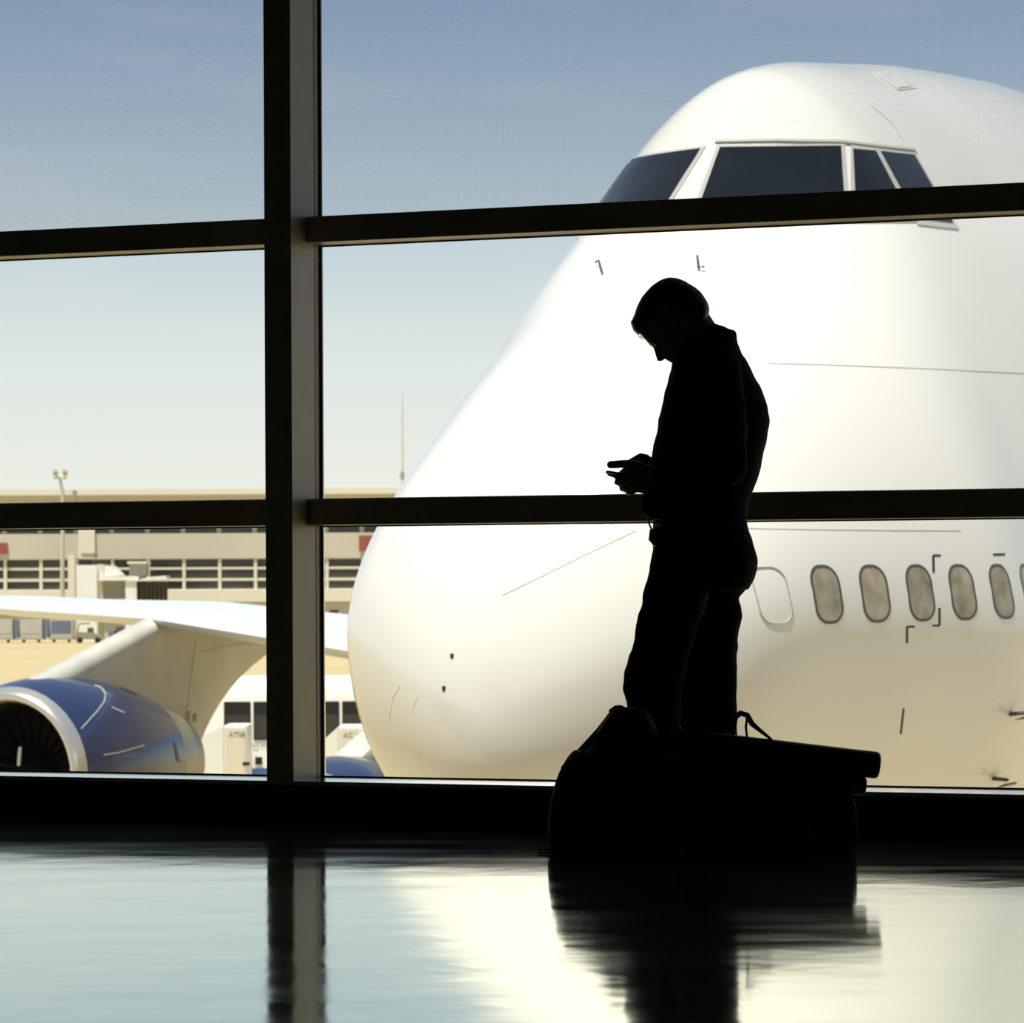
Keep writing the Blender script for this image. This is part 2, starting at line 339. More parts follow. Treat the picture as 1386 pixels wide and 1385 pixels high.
Y = 319; r = thing('baggage_cart', 'low flat cart piled with dark bags under the wing', 'cart', (px(165, 868, Y).x, Y, GZ))
a = px(146, 868, Y); b_ = px(186, 848, Y)
part(MB().box((a.x, Y, gz + .4), (b_.x, Y + 1.4, gz + .55)), 'deck', M['grey'], r)
for q in (.15, .85): part(MB().tube([((lerp(a.x, b_.x, q), Y - .06, gz + .2), .2), ((lerp(a.x, b_.x, q), Y + .1, gz + .2), .2)], 10), 'wheel', M['tyre'], r)
for q in range(4):
    x0 = lerp(a.x, b_.x, q / 4 + .02); part(MB().box((x0, Y + .1, gz + .55), (x0 + .62, Y + 1.2, gz + 1.25 + .35 * (q % 2))), 'bag', M['brown'] if q % 2 else M['canvas'], r, bevel=.08)

# white bus behind the wing
Y = 88.0; sc = F / Y
r = thing('passenger_bus', 'white airport bus with dark windows parked behind the engine', 'bus', (px(400, 900, Y).x, Y, GZ))
xa, xb = px(262, 900, Y).x, px(640, 900, Y).x
zt = px(400, 917, Y).z; zb = GZ + .35
rings = []
for xx, k in ((xa, .94), (xa + .15, 1), (xb - .15, 1), (xb, .94)):
    prof = [(0, zb), (0, zt - .55), (.06, zt - .28), (.25, zt - .08), (.6, zt), (1.9, zt), (2.25, zt - .08), (2.44, zt - .28), (2.5, zt - .55), (2.5, zb)]
    rings.append([(xx, Y + 1.25 + (y - 1.25) * k, (zb + zt) / 2 + (z - (zb + zt) / 2) * k) for y, z in prof])
part(MB().loft(rings), 'body', M['vwhite'], r, smooth=True, angle=40)
z0, z1 = px(330, 1002, Y).z, px(330, 950, Y).z
xw = px(303, 950, Y).x
k = 0
while xw < xb - .9:
    pn = part(MB().box((xw, Y - .03, z0), (xw + .72, Y + .02, z1)), 'window', M['rubber'], r, bevel=.012)
    part(MB().box((xw + .04, Y - .04, z0 + .04), (xw + .68, Y - .025, lerp(z0, z1, .66))), 'pane', M['tpane'], pn)
    xw += .80; k += 1
part(MB().box((xa, Y - .02, GZ + .3), (xb, Y + .02, px(340, 1040, Y).z)), 'skirt_stripe', M['vblue'], r)
hz = px(350, 1030, Y); part(MB().box((hz.x - .09, Y - .03, hz.z - .1), (hz.x + .09, Y + .02, hz.z + .1)), 'fuel_flap', M['rubber'], r)
for q in (.15, .8): part(MB().tube([((lerp(xa, xb, q), Y - .04, GZ + .48), .48), ((lerp(xa, xb, q), Y + .3, GZ + .48), .48)], 16), 'wheel', M['tyre'], r)
def text(s, size, m, parent, p, base):
    cu = bpy.data.curves.new('lettering', 'FONT'); cu.body = s; cu.size = size; cu.extrude = .004
    o = bpy.data.objects.new('tmp', cu); C.objects.link(o); dg = bpy.context.evaluated_depsgraph_get()
    me = bpy.data.meshes.new_from_object(o.evaluated_get(dg)); bpy.data.objects.remove(o)
    me.materials.clear(); me.materials.append(m)
    q = bpy.data.objects.new('lettering', me); C.objects.link(q); q.parent = parent; q.rotation_euler = (pi / 2, 0, 0); q.location = Vector(p) - Vector(base)
    return q
M['faint'] = mat('faint_blue_lettering', (.48, .52, .52), .6)
text('OTS', .24, M['faint'], r, px(341, 1013, Y - .02), BASES[r.name])

def gpu(x0, x1, yt, Y, label, word, xs):
    r = thing('ground_power_unit', label, 'ground unit', (px((x0 + x1) / 2, 1000, Y).x, Y, GZ))
    a = px(x0, yt, Y); b_ = px(x1, yt, Y); zt = a.z; zb = GZ + .3
    xs = px(xs, yt, Y).x
    part(MB().box((xs, Y, zb), (b_.x, Y + 1.6, zt)), 'cabinet', M['vwhite'], r, bevel=.03)
    part(MB().hexa([(a.x, Y, zb), (xs - .005, Y, zb), (xs - .005, Y + 1.6, zb), (a.x, Y + 1.6, zb), (a.x, Y, zt - .35), (xs - .005, Y, zt), (xs - .005, Y + 1.6, zt), (a.x, Y + 1.6, zt - .35)]), 'hood', M['vwhite'], r)
    part(MB().box((xs + .04, Y - .02, zb + .1), (b_.x - .04, Y - .003, zt - .06)), 'panel', M['cream'], r)
    part(MB().box((xs + .45, Y - .03, zt - .95), (xs + .62, Y - .021, zt - .87)), 'vent', M['rubber'], r)
    text(word, .17, M['grey'], r, (xs + .12, Y - .025, zt - .26), BASES[r.name])
    for q in (.2, .8): part(MB().tube([((lerp(a.x, b_.x, q), Y + .02, GZ + .25), .25), ((lerp(a.x, b_.x, q), Y + .2, GZ + .25), .25)], 12), 'wheel', M['tyre'], r)
gpu(262, 334, 983, 78, 'white ground power unit with a sloped hood beside the blue engine', 'AT08', 303)
gpu(436, 520, 984, 80, 'white ground unit with a boxed panel behind the aircraft nose', 'AC 10', 458)

# ------------------------------------------------------------------ airliner
NX, NY, PSI, PIT = -.18308, 21.52616, .4378528, .0047267
S_ = [0, .15, .5, 1, 2, 3, 4, 5, 7, 9, 12, 20, 30, 45, 60, 66]
TOP = [4.747, 5.424, 6.043, 6.63, 7.42, 8.077, 8.894, 9.712, 10.041, 10.268, 10.446, 10.479, 9.3, 8.8, 8.5, 8.2]
BOT = [4.747, 4.209, 3.857, 3.543, 3.076, 2.735, 2.467, 2.271, 2.105, 2.027, 1.991, 1.989, 2.0, 2.6, 5.4, 7.0]
HWD = [0, .563, 1.067, 1.559, 1.94, 2.262, 2.531, 2.603, 2.788, 2.983, 3.214, 3.298, 3.3, 3.1, 1.5, .5]
ZMD = [4.747, 4.932, 5.122, 5.277, 5.368, 5.368, 5.287, 5.195, 5.203, 5.21, 5.226, 5.249, 5.25, 5.7, 7.0, 7.6]
QD = [1.786, 1.836, 1.839, 1.839, 1.693, 1.549, 1.334, 1.167, 1.167, 1.218, 1.251, 1.315, 1.6, 1.9, 2, 2]
XS = [sqrt(s) for s in S_]
def slopes(ys):
    h = [XS[i + 1] - XS[i] for i in range(len(XS) - 1)]; d = [(ys[i + 1] - ys[i]) / h[i] for i in range(len(h))]
    m = [0.] * len(XS)
    for i in range(1, len(XS) - 1):
        if d[i - 1] * d[i] > 0:
            w1 = 2 * h[i] + h[i - 1]; w2 = h[i] + 2 * h[i - 1]; m[i] = (w1 + w2) / (w1 / d[i - 1] + w2 / d[i])
    m[0] = d[0]; m[-1] = d[-1]; return h, m
TAB = [(ys, *slopes(ys)) for ys in (TOP, BOT, HWD, ZMD, QD)]
def sec(s):
    x = sqrt(max(s, 0)); k = 0
    while k < len(XS) - 2 and x > XS[k + 1]: k += 1
    out = []
    for ys, h, m in TAB:
        t = (x - XS[k]) / h[k]
        out.append((2 * t**3 - 3 * t * t + 1) * ys[k] + (t**3 - 2 * t * t + t) * h[k] * m[k] + (-2 * t**3 + 3 * t * t) * ys[k + 1] + (t**3 - t * t) * h[k] * m[k + 1])
    return out
def half(s, v):   # (half width, z) at station s, v from -1 (keel) to 1 (crown)
    t, b, hw, zm, q = sec(s)
    if v >= 0: return hw * max(0, 1 - v**q)**.54, zm + (t - zm) * v + PIT * s
    return hw * sqrt(max(0, 1 - v * v)), zm + (zm - b) * v + PIT * s
air = thing('airliner', 'huge white airliner with blue engines, nose up against the window', 'airplane', (NX, NY, GZ))
air.rotation_euler = (0, 0, pi / 2 - PSI)
AW = Matrix.Translation((NX, NY, GZ)) @ Matrix.Rotation(pi / 2 - PSI, 4, 'Z'); AI = AW.inverted()
CAML = AI @ Vector((0, 0, CZ))
def ray(x, y):   # pixel ray in aircraft coordinates
    d = (AI @ px(x, y, 10) - CAML).normalized(); return CAML, d
def apart(mb, name, m, parent=None, **k): return mb.build(name, m, parent or air, **k)
ss = [1.5 * (i / 26)**2 for i in range(27)] + [1.6 + i * .11 for i in range(60)] + [8.3 + i * 1.17 for i in range(50)]
ss = [s for s in ss if s < 66]; ss[0] = .0004
nv = 48; vs = [math.copysign(sin(abs(-1 + 2 * i / nv) * pi / 2), -1 + 2 * i / nv) for i in range(nv + 1)]
rings = []
for s in ss:
    prt = [half(s, v) for v in vs]
    rings.append([(s, -w_, z) for w_, z in prt] + [(s, w_, z) for w_, z in prt[-2:0:-1]])
fm = MB().loft(rings); fus = apart(fm, 'fuselage', M['white'], smooth=True)
bvh = BVHTree.FromObject(fus, bpy.context.evaluated_depsgraph_get())
def hit(x, y, off=.0, tree=None):
    for k in range(30):   # just past the outline: slide back onto the skin
        o, d = ray(x + (k * .7 if tree is None and x < 940 else 0), y + k * .7); p, n, i, dist = (tree or bvh).ray_cast(o, d)
        if p is not None: break
    if p is None: return None
    if n.dot(d) > 0: n = -n
    return p + n * off
def patch(corners, name, m, off, parent=None, n=8, mirror=False, grow=0, tree=None, thick=.012):
    """skin-following panel; corners TL,TR,BR,BL as photo pixels on the hull"""
    g = []
    for j in range(n + 1):
        row = []
        for i in range(n + 1):
            u, v = i / n, j / n
            u = u * (1 + 2 * grow) - grow; v = v * (1 + 2 * grow) - grow
            x = lerp(lerp(corners[0][0], corners[1][0], u), lerp(corners[3][0], corners[2][0], u), v)
            y = lerp(lerp(corners[0][1], corners[1][1], u), lerp(corners[3][1], corners[2][1], u), v)
            row.append((hit(x, y, off, tree), hit(x, y, off - thick, tree)))
        g.append(row)
    return grid(g, name, m, parent, mirror)
def grid(g, name, m, parent=None, mirror=False):
    nj, ni = len(g), len(g[0]); mb = MB(); f = []
    if any(q is None for r_ in g for c in r_ for q in c): print('MISS', name); return None
    idx = lambda i, j: j * ni + i
    vs_ = [c[0] for r_ in g for c in r_] + [c[1] for r_ in g for c in r_]; K = nj * ni
    if mirror: vs_ = [Vector((p.x, -p.y, p.z)) for p in vs_]
    for j in range(nj - 1):
        for i in range(ni - 1):
            q = [idx(i, j), idx(i + 1, j), idx(i + 1, j + 1), idx(i, j + 1)]; f.append(q); f.append([K + k for k in q[::-1]])
    per = [idx(i, 0) for i in range(ni)] + [idx(ni - 1, j) for j in range(1, nj)] + [idx(i, nj - 1) for i in range(ni - 2, -1, -1)] + [idx(0, j) for j in range(nj - 2, 0, -1)]
    for a, b_ in zip(per, per[1:] + per[:1]): f.append([a, b_, K + b_, K + a])
    mb.add(vs_, f); return apart(mb, name, m, parent, smooth=True, angle=40)
def ribbon(pts, wpx, name, m, off=.0025, parent=None, tree=None, sub=8):
    P = []
    for a, b_ in zip(pts, pts[1:]):
        for k in range(sub): P.append((lerp(a[0], b_[0], k / sub), lerp(a[1], b_[1], k / sub)))
    P.append(pts[-1]); g = []
    for i, p in enumerate(P):
        a, b_ = P[max(i - 1, 0)], P[min(i + 1, len(P) - 1)]; dx, dy = b_[0] - a[0], b_[1] - a[1]; L = math.hypot(dx, dy) or 1
        nx_, ny_ = -dy / L * wpx / 2, dx / L * wpx / 2
        row = [(hit(p[0] + s * nx_, p[1] + s * ny_, off, tree), hit(p[0] + s * nx_, p[1] + s * ny_, off - .01, tree)) for s in (-1, 1)]
        if all(q is not None for c in row for q in c): g.append(row)
    return grid(g, name, m, parent)
# windshield: three panes each side of the centre post
panes = [[(975, 201), (1137, 199), (1143, 293), (941, 295)], [(1154, 203), (1184, 205.5), (1229, 292), (1158, 293)], [(1191, 206), (1236, 211), (1288, 302), (1241, 297)]]
for k, cpn in enumerate(panes):
    for mir in (False, True):
        e = patch(cpn, 'windshield_frame', M['cframe'], .010, mirror=mir, grow=(.035, .1, .09)[k], thick=.03)
        patch(cpn, 'windshield_pane', M['cpane'], .016, parent=e, mirror=mir, thick=.01)
brow = ribbon([(968, 193), (1050, 191.5), (1140, 193), (1190, 199), (1238, 204)], 3, 'windshield_brow', M['seam'], .02)
# cabin windows
WZ = 5.537
def hullpt(s, z, off=0):
    t, b, hw, zm, q = sec(s); zz = z
    v = (zz - zm) / (t - zm)
    p = Vector((s, -half(s, v)[0], zz + PIT * s))
    e = .02
    def P(s, z):
        t, b, hw, zm, q = sec(s); v = (z - zm) / (t - zm) if z >= zm else (z - zm) / (zm - b); w_, z_ = half(s, v); return Vector((s, -w_, z_))
    p = P(s, z); n = (P(s + e, z) - P(s - e, z)).cross(P(s, z + e) - P(s, z - e)).normalized()
    if n.y > 0: n = -n
    return p + n * off
def rr(hw, hh, r, n=6):
    out = []
    for cx_, cz_, a0 in ((hw - r, hh - r, 0), (-hw + r, hh - r, 90), (-hw + r, -hh + r, 180), (hw - r, -hh + r, 270)):
        for k in range(n + 1): a = radians(a0 + 90 * k / n); out.append((cx_ + r * cos(a), cz_ + r * sin(a)))
    return out
def ringmesh(s0, hw, hh, r, wd, o1, o2):
    A = rr(hw, hh, r); B = rr(hw - wd, hh - wd, max(r - wd, .02)); n = len(A)
    vs_ = [hullpt(s0 + x, WZ + z, o1) for x, z in A] + [hullpt(s0 + x, WZ + z, o1) for x, z in B] + [hullpt(s0 + x, WZ + z, o2) for x, z in A] + [hullpt(s0 + x, WZ + z, o2) for x, z in B]
    f = []
    for i in range(n):
        j = (i + 1) % n
        f += [[i, j, n + j, n + i], [2 * n + i, 3 * n + i, 3 * n + j, 2 * n + j], [i, 2 * n + i, 2 * n + j, j], [n + i, n + j, 3 * n + j, 3 * n + i]]
    return MB().add(vs_, f)
def panemesh(s0, hw, hh, r, o1, o2):
    A = rr(hw, hh, r); n = len(A); c1 = hullpt(s0, WZ, o1); c2 = hullpt(s0, WZ, o2)
    B = [(x * .5, z * .5) for x, z in A]
    vs_ = []
    for o_ in (o1, o2): vs_ += [hullpt(s0 + x, WZ + z, o_) for x, z in A] + [hullpt(s0 + x, WZ + z, o_) for x, z in B] + [hullpt(s0, WZ, o_)]
    K = 2 * n + 1; f = []
    for i in range(n):
        j = (i + 1) % n
        f += [[i, j, n + j, n + i], [n + i, n + j, 2 * n], [K + i, K + n + i, K + n + j, K + j], [K + n + i, K + 2 * n, K + n + j], [i, K + i, K + j, j]]
    return MB().add(vs_, f)
W0 = 1.15285
apart(ringmesh(W0, .135, .195, .10, .010, .006, -.01), 'plugged_window_outline', M['seam'], smooth=True)
for k in range(1, 9):
    s0 = W0 + .508 * k
    f_ = apart(ringmesh(s0, .15, .203, .125, .021, .003, -.02), 'cabin_window', M['wframe'], smooth=True, angle=40)
    apart(panemesh(s0, .130, .183, .105, .0015, -.01), 'pane', M['wpane'], f_, smooth=True, angle=40)
# seams, stencils and fittings on the hull
for pts, wd in (([(1040, 492), (1120, 494), (1250, 499), (1386, 505.5)], 1.2), ([(1012, 715.5), (1100, 717), (1200, 718), (1300, 718.5)], .9), ([(680, 806), (730, 782), (790, 752), (860, 719)], 1.2), ([(1178, 142), (1205, 165), (1222, 190)], 1.2), ([(1120, 85.9), (1165, 94), (1182, 103)], 1.2)):
    ribbon(pts, wd, 'panel_seam', M['seam'])
for pts, wd in (([(541, 927), (531, 945), (526, 975)], 1.4), ([(566, 940), (558, 960), (560, 990), (575, 1058)], 1.2)): ribbon(pts, wd, 'lightning_strip', M['pale'])
for pts in ([(1263.5, 775), (1263, 752), (1273, 752)], [(1271.5, 823), (1271.5, 847), (1262, 847)], [(1227.5, 871), (1227.5, 848.5), (1238, 848.5)], [(1344, 751), (1360, 750.5)]):
    for a, b_ in zip(pts, pts[1:]): ribbon([a, b_], 3, 'rescue_marking', M['black'])
ribbon([(1223, 959), (1219, 994)], 2.6, 'rescue_marking', M['black'])
patch([(1180, 97), (1212, 94), (1240, 120), (1215, 123)], 'hatch_rim', M['seam'], .006, n=6)
patch([(1186, 99), (1210, 97), (1232, 118), (1215, 120)], 'hatch', M['white'], .012, n=6)
for (x, y) in ((612, 888), (601, 932)): patch([(x - 2, y - 3), (x + 2, y - 3), (x + 2, y + 3), (x - 2, y + 3)], 'static_port', M['black'], .006, n=2)
for pts in ([(809, 359), (813, 357), (817, 371)], [(944, 351), (945, 366), (952, 366)]):
    ps_ = [hit(x, y, .03) for x, y in pts]; apart(MB().tube([(p, .010) for p in ps_], 6), 'wiper_arm', M['wframe'])
for (x, y) in ((1370, 965), (1347, 1052)):
    a, b_, c_ = hit(x - 2, y + 2, 0), hit(x - 2, y - 5, .12), None
    o_ = apart(MB().tube([(a, .016, .03), (b_, .014, .02)], 8), 'air_data_probe', M['wframe'])
    p1, p2 = hit(x - 18, y + 4, .14), hit(x + 12, y + 1, .1)
    apart(MB().tube([(p1, .004), (hit(x - 4, y + 2, .12), .011), (p2, .010)], 8), 'probe_tube', M['wframe'], o_)

# wing, engines, pylons on the far side (aircraft y is positive to starboard)
def on_plane(x, y, yl):   # pixel to the upright plane at spanwise position yl
    o, d = ray(x, y); t = (yl - o.y) / d.y; return o + d * t
LE = on_plane(203, 838, 20.8); A_ = on_plane(0, 824, 28.6); B_ = on_plane(443, 878, 14.0)
def le(yl): return LE.x + .87 * (yl - 20.8)
zl = lambda yl: interp([2, 14.0, 20.8, 28.6, 32.2], [B_.z - .7, B_.z, LE.z, A_.z, A_.z + .08], yl)
def foil(yl, ch, tk, n=14):
    pts = []
    for k in range(2 * n):
        u = k / n
        up = u <= 1; c = (1 - cos(pi * (1 - u if up else u - 1))) / 2
        y = 5 * tk * (.2969 * sqrt(c) - .126 * c - .3516 * c * c + .2843 * c**3 - .1036 * c**4)
        cam_ = .018 * 4 * c * (1 - c)
        zz = (cam_ + (y if up else -y * .85)) * ch
        pts.append((le(yl) + c * ch, yl, zl(yl) + zz - radians(2.5) * c * ch))
    return pts
wing = apart(MB().loft([foil(yl, ch, tk) for yl, ch, tk in ((2.2, 14.5, .11), (8, 12, .10), (14, 9.2, .076), (17.5, 8, .078), (20.8, 7, .082), (25, 6, .08), (28.6, 5.1, .095), (32.2, 4, .09))]), 'wing', M['wing'], smooth=True, angle=60)
wt = BVHTree.FromObject(wing, bpy.context.evaluated_depsgraph_get())
def revolve(prof, c, n=40):   # prof: (s offset, radius)
    return [[(c.x + s, c.y + r_ * cos(2 * pi * j / n), c.z + r_ * sin(2 * pi * j / n)) for j in range(n)] for s, r_ in prof]
def engine(c, swoosh):
    cowl = apart(MB().loft(revolve([(.22, 1.453), (.5, 1.53), (1.0, 1.585), (1.7, 1.58), (2.4, 1.51), (3.1, 1.38), (3.7, 1.25), (3.7, 1.15), (2.4, 1.15), (1.2, 1.19), (.25, 1.215)], c), False), 'engine_cowl', M['blue'], smooth=True, angle=50)
    apart(MB().loft(revolve([(.34, 1.20), (.12, 1.205), (.03, 1.24), (0, 1.29), (.02, 1.34), (.09, 1.39), (.225, 1.455)], c), False), 'inlet_lip', M['lip'], cowl, smooth=True)
    apart(MB().loft(revolve([(.33, 1.198), (.7, 1.19), (1.05, 1.18), (1.06, .001)], c), False), 'intake_duct', M['intake'], cowl, smooth=True, angle=40)
    fb = MB(); q = lambda r_, da, s: (s, r_ * cos(da), r_ * sin(da))
    fb.hexa([q(.36, -.07, .92), q(.36, .07, 1.04), q(.36, .09, 1.04), q(.36, -.05, .92), q(1.16, -.06, .86), q(1.16, .10, 1.02), q(1.16, .11, 1.02), q(1.16, -.05, .86)])
    b0_ = apart(fb, 'fan_blade', M['fan'], cowl); b0_.location = c
    for k in range(1, 24):
        b1_ = clone(b0_, cowl); b1_.rotation_euler = (2 * pi * k / 24, 0, 0)
    apart(MB().loft(revolve([(.42, .01), (.5, .1), (.7, .24), (.95, .37), (1.05, .37)], c, 20), False), 'spinner', M['fan'], cowl, smooth=True)
    apart(MB().tube([((c.x + .55, c.y + .10, c.z + .15), .03), ((c.x + .62, c.y + .12, c.z + .42), .03)], 6), 'spinner_mark', M['pale'], cowl)
    apart(MB().loft(revolve([(3.4, 1.14), (3.72, 1.12), (4.3, 1.03), (4.9, .90), (4.91, .80), (4.2, .78), (3.4, .8)], c), False), 'exhaust_nozzle', M['core'], cowl, smooth=True, angle=50)
    apart(MB().loft(revolve([(3.6, .6), (4.6, .5), (5.4, .12), (5.5, .01)], c), False), 'exhaust_cone', M['core'], cowl, smooth=True)
    if swoosh:
        tr_ = BVHTree.FromObject(cowl, bpy.context.evaluated_depsgraph_get())
        for pts, wd in (([(128, 928), (137, 931), (143, 939), (141, 950), (132, 962), (104, 993)], 1.5), ([(140, 1022), (160, 1019), (195, 1009)], 1.5), ([(151, 957), (168, 965)], 1.2)):
            ribbon(pts, wd, 'cowl_stripe', M['seam'], .006, cowl, tr_, 5)
        patch([(162, 928), (176, 934), (186, 941), (168, 935)], 'cowl_latch', M['black'], .01, cowl, 3, tree=tr_)
        patch([(234, 1003), (237, 1006), (244, 1032), (239, 1030)], 'nozzle_gap', M['black'], .01, cowl, 3, tree=tr_)
    return cowl
def pylon(yl, Bc, Tc, thick, lower):
    """Bc, Tc: pixel curves along the bottom and top edge, nose to tail, on the plane yl"""
    rings = []; nk = 9; nf = 12
    for k in range(nk + 1):
        q = k / nk; ring = []
        fs_ = [1 - cos(pi / 2 * i / nf) for i in range(nf + 1)]
        side = []
        for f_ in fs_:
            def cv(c_): 
                u = f_ * (len(c_) - 1); i = min(int(u), len(c_) - 2); return lerp(c_[i][0], c_[i + 1][0], u - i), lerp(c_[i][1], c_[i + 1][1], u - i)
            b_, t_ = cv(Bc), cv(Tc); bow = lower * f_**2 * 4 * q * (1 - q)
            p = on_plane(lerp(b_[0], t_[0], q) - bow, lerp(b_[1], t_[1], q) - bow * .9, yl)
            e0 = min(f_ / .07, 1); hw = thick * sqrt(1 - (1 - e0)**2) * (1 - .9 * f_**2)
            side.append((p, max(hw, .0)))
        rings.append([(p.x, yl - h_, p.z) for p, h_ in side] + [(p.x, yl + h_, p.z) for p, h_ in side[-2:0:-1]])
    return apart(MB().loft(rings), 'engine_pylon', M['pylon'], smooth=True, angle=40)
ec = on_plane(7, 1050, 20.8)
engine(ec, True)
py_ = pylon(20.8, [(38, 921), (110, 945), (200, 985), (245, 1004), (268, 1010)], [(201, 838), (260, 846), (310, 853), (355, 860), (392, 866)], .26, 14)
pt_ = BVHTree.FromObject(py_, bpy.context.evaluated_depsgraph_get())
for pts, wd in (([(265, 868), (258, 920), (249, 985)], 1.3), ([(272, 883), (310, 874), (350, 868)], 1.2), ([(218, 960), (250, 960)], 1.2), ([(200, 972), (236, 1000)], 1.6)): ribbon(pts, wd, 'pylon_seam', M['seam'], .005, py_, pt_)
for cc_ in ([(252, 963), (257, 962), (256, 978), (251, 978)], [(261, 966), (266, 966), (265, 977), (260, 977)]): patch(cc_, 'access_panel', M['grey'], .006, py_, 2, tree=pt_)
patch([(256, 984), (284, 981), (280, 996), (252, 998)], 'drain_fairing', M['wframe'], .03, py_, 3, tree=pt_, thick=.06)
ec2 = on_plane(400, 1163, 11.7); ec2.z = 1.70
engine(ec2, False)
pylon(11.7, [(436, 1048), (500, 1075), (560, 1100), (620, 1120)], [(528, 966), (580, 960), (650, 955), (700, 955)], .26, 10)
# nose gear and main gear stand on the apron
for (s0, y0, yr, nw, r_) in ((7.9, 0, .45, 2, .62), (32, 5.5, .55, 2, .62), (32, -5.5, .55, 2, .62)):
    g_ = apart(MB().tube([((s0, y0, 2.4), .16), ((s0, y0, r_), .13)], 10), 'landing_gear', M['core'])
    for q in (-1, 1): apart(MB().loft([[(s0 + rr_ * cos(2 * pi * j / 20), y0 + q * yr + dy, r_ + rr_ * sin(2 * pi * j / 20)) for j in range(20)] for dy, rr_ in ((-.2, r_ * .75), (-.17, r_ * .96), (0, r_), (.17, r_ * .96), (.2, r_ * .75))]), 'wheel', M['tyre'], g_, smooth=True, angle=40)
    apart(MB().tube([((s0, y0 - yr, r_), .09), ((s0, y0 + yr, r_), .09)], 8), 'axle', M['core'], g_)

# ------------------------------------------------------------------ person
M['skin'] = mat('skin', (.22, .13, .09), .55)
M['hair'] = mat('dark_hair', (.03, .024, .02), .5)
M['jacket'] = mat('black_jacket_cloth', (.012, .012, .012), .9, 0, .1, bump=.002, bscale=60)
M['trouser'] = mat('black_trouser_cloth', (.011, .011, .012), .9, 0, .1, bump=.002, bscale=60)
M['shoe'] = mat('black_leather', (.012, .012, .012), .35)
M['phone'] = mat('phone_case', (.02, .02, .022), .25)
M['screen'] = mat('phone_glass', (.03, .035, .04), .08)
M['metal'] = mat('buckle_metal', (.3, .3, .3), .3, .9)
YM = 10.2
per = thing('person', 'man in dark jacket and trousers looking down at a phone by the window', 'person', (px(930, 1132, YM).x, YM, 0))
def hring(y, xf, xb, hd, n=28, Y=YM, ex=2.3):
    a, b_ = px(xf, y, Y), px(xb, y, Y); cx_ = (a.x + b_.x) / 2; hx = (b_.x - a.x) / 2; out = []
    for j in range(n):
        t = 2 * pi * j / n; c_, s_ = cos(t), sin(t)
        out.append((cx_ + hx * math.copysign(abs(c_)**(2 / ex), c_), Y + hd * math.copysign(abs(s_)**(2 / ex), s_), (a.z + b_.z) / 2))
    return out
def P3(x, y, dy): 
    p = px(x, y, YM); p.y += dy; return p
TORSO = [(458, 935, 992, .06), (465, 926, 996, .10), (480, 913, 1004, .145), (505, 905.5, 1018, .175), (525, 902, 1029, .185), (552, 895.5, 1039, .185), (570, 891, 1042, .18), (590, 887.5, 1039.5, .18), (608, 883.5, 1034, .178), (635, 879, 1029.5, .175), (657, 873, 1022.5, .172), (672, 870, 1015, .17), (690, 869, 1013.5, .168), (704, 876, 1012.5, .162)]
PELV = [(698, 884, 1009, .15), (714, 884, 1011, .158), (728, 883, 1017, .165), (742, 884.5, 1021.5, .17), (757, 881.5, 1024.5, .172), (772, 878.5, 1024.5, .172), (787, 875, 1020, .168), (799, 872, 1013, .16)]
FLEG = [(786, 872, 962, .085), (815, 867, 955, .088), (833, 862.5, 948, .088), (847, 858.5, 942, .088), (869, 857.5, 936, .088), (892, 848.5, 930, .088), (914, 842.5, 924, .087), (929, 841, 921, .085), (955, 846.5, 918.5, .08), (990, 849, 917.5, .076), (1040, 850, 917, .074), (1085, 850, 917, .074), (1112, 848, 920, .074)]
BLEG = [(786, 925, 1016, .085), (799, 924, 1013, .088), (809, 923, 1003.5, .086), (820, 922, 1006.5, .088), (835, 921.5, 1008, .088), (854, 921, 1002, .086), (888, 921, 1000.5, .084), (944, 921.5, 1000, .08), (985, 922.5, 1000.5, .077), (1040, 923, 1001, .075), (1085, 923, 1003, .075), (1112, 922, 1004, .075)]
LEGY = .105
def shift(rings, dy): return [[(x, y + dy, z) for x, y, z in r_] for r_ in rings]
def slim(rs, k): return [(y, lerp((a + b_) / 2, a, k), lerp((a + b_) / 2, b_, k), h * k) for y, a, b_, h in rs]
SH = [(962, 500), (972, 575), (985, 652)]
def arm(mb, sg, k):
    s0, e0, w0 = P3(968, 500, sg * .185), P3(983, 640, sg * .235), P3(890, 646, sg * .085)
    md = (s0 + e0) / 2 + Vector((.01, sg * .012, 0))
    mb.tube([(s0, .068 * k, .062 * k), (md, .058 * k), (e0, .05 * k)], 14)
    mb.tube([(e0, .05 * k), (lerp(e0, w0, .35), .052 * k), (w0, .036 * k)], 14)
HC_ = px(905.6, 436, YM); TL = radians(48)
HF = Vector((-cos(TL), 0, -sin(TL))); HU = Vector((-sin(TL), 0, cos(TL)))
def H(x, y, z): return HC_ + HF * x + HU * z + Vector((0, y, 0))
HEAD = [(.111, -.005, -.045, .02), (.103, .025, -.076, .045), (.09, .055, -.098, .058), (.075, .076, -.110, .066), (.058, .086, -.119, .071), (.04, .0885, -.125, .075), (.01, .0925, -.130, .078), (-.008, .092, -.130, .077), (-.0204, .0875, -.1285, .0745), (-.045, .084, -.122, .072), (-.067, .085, -.11, .067), (-.088, .084, -.07, .059), (-.106, .079, -.02, .046), (-.118, .066, .005, .03)]
def slices(S__, add=0, addz=0): 
    out = []
    for z, xf, xb, hw in S__:
        ring = []
        for j in range(28):
            t = 2 * pi * j / 28; c_, s_ = cos(t), sin(t)
            ring.append(H((xf + xb) / 2 + ((xf - xb) / 2 + add) * math.copysign(abs(c_)**.92, c_), (hw + add) * math.copysign(abs(s_)**.92, s_), z + addz))
        out.append(ring)
    return out[::-1]
bd = MB()
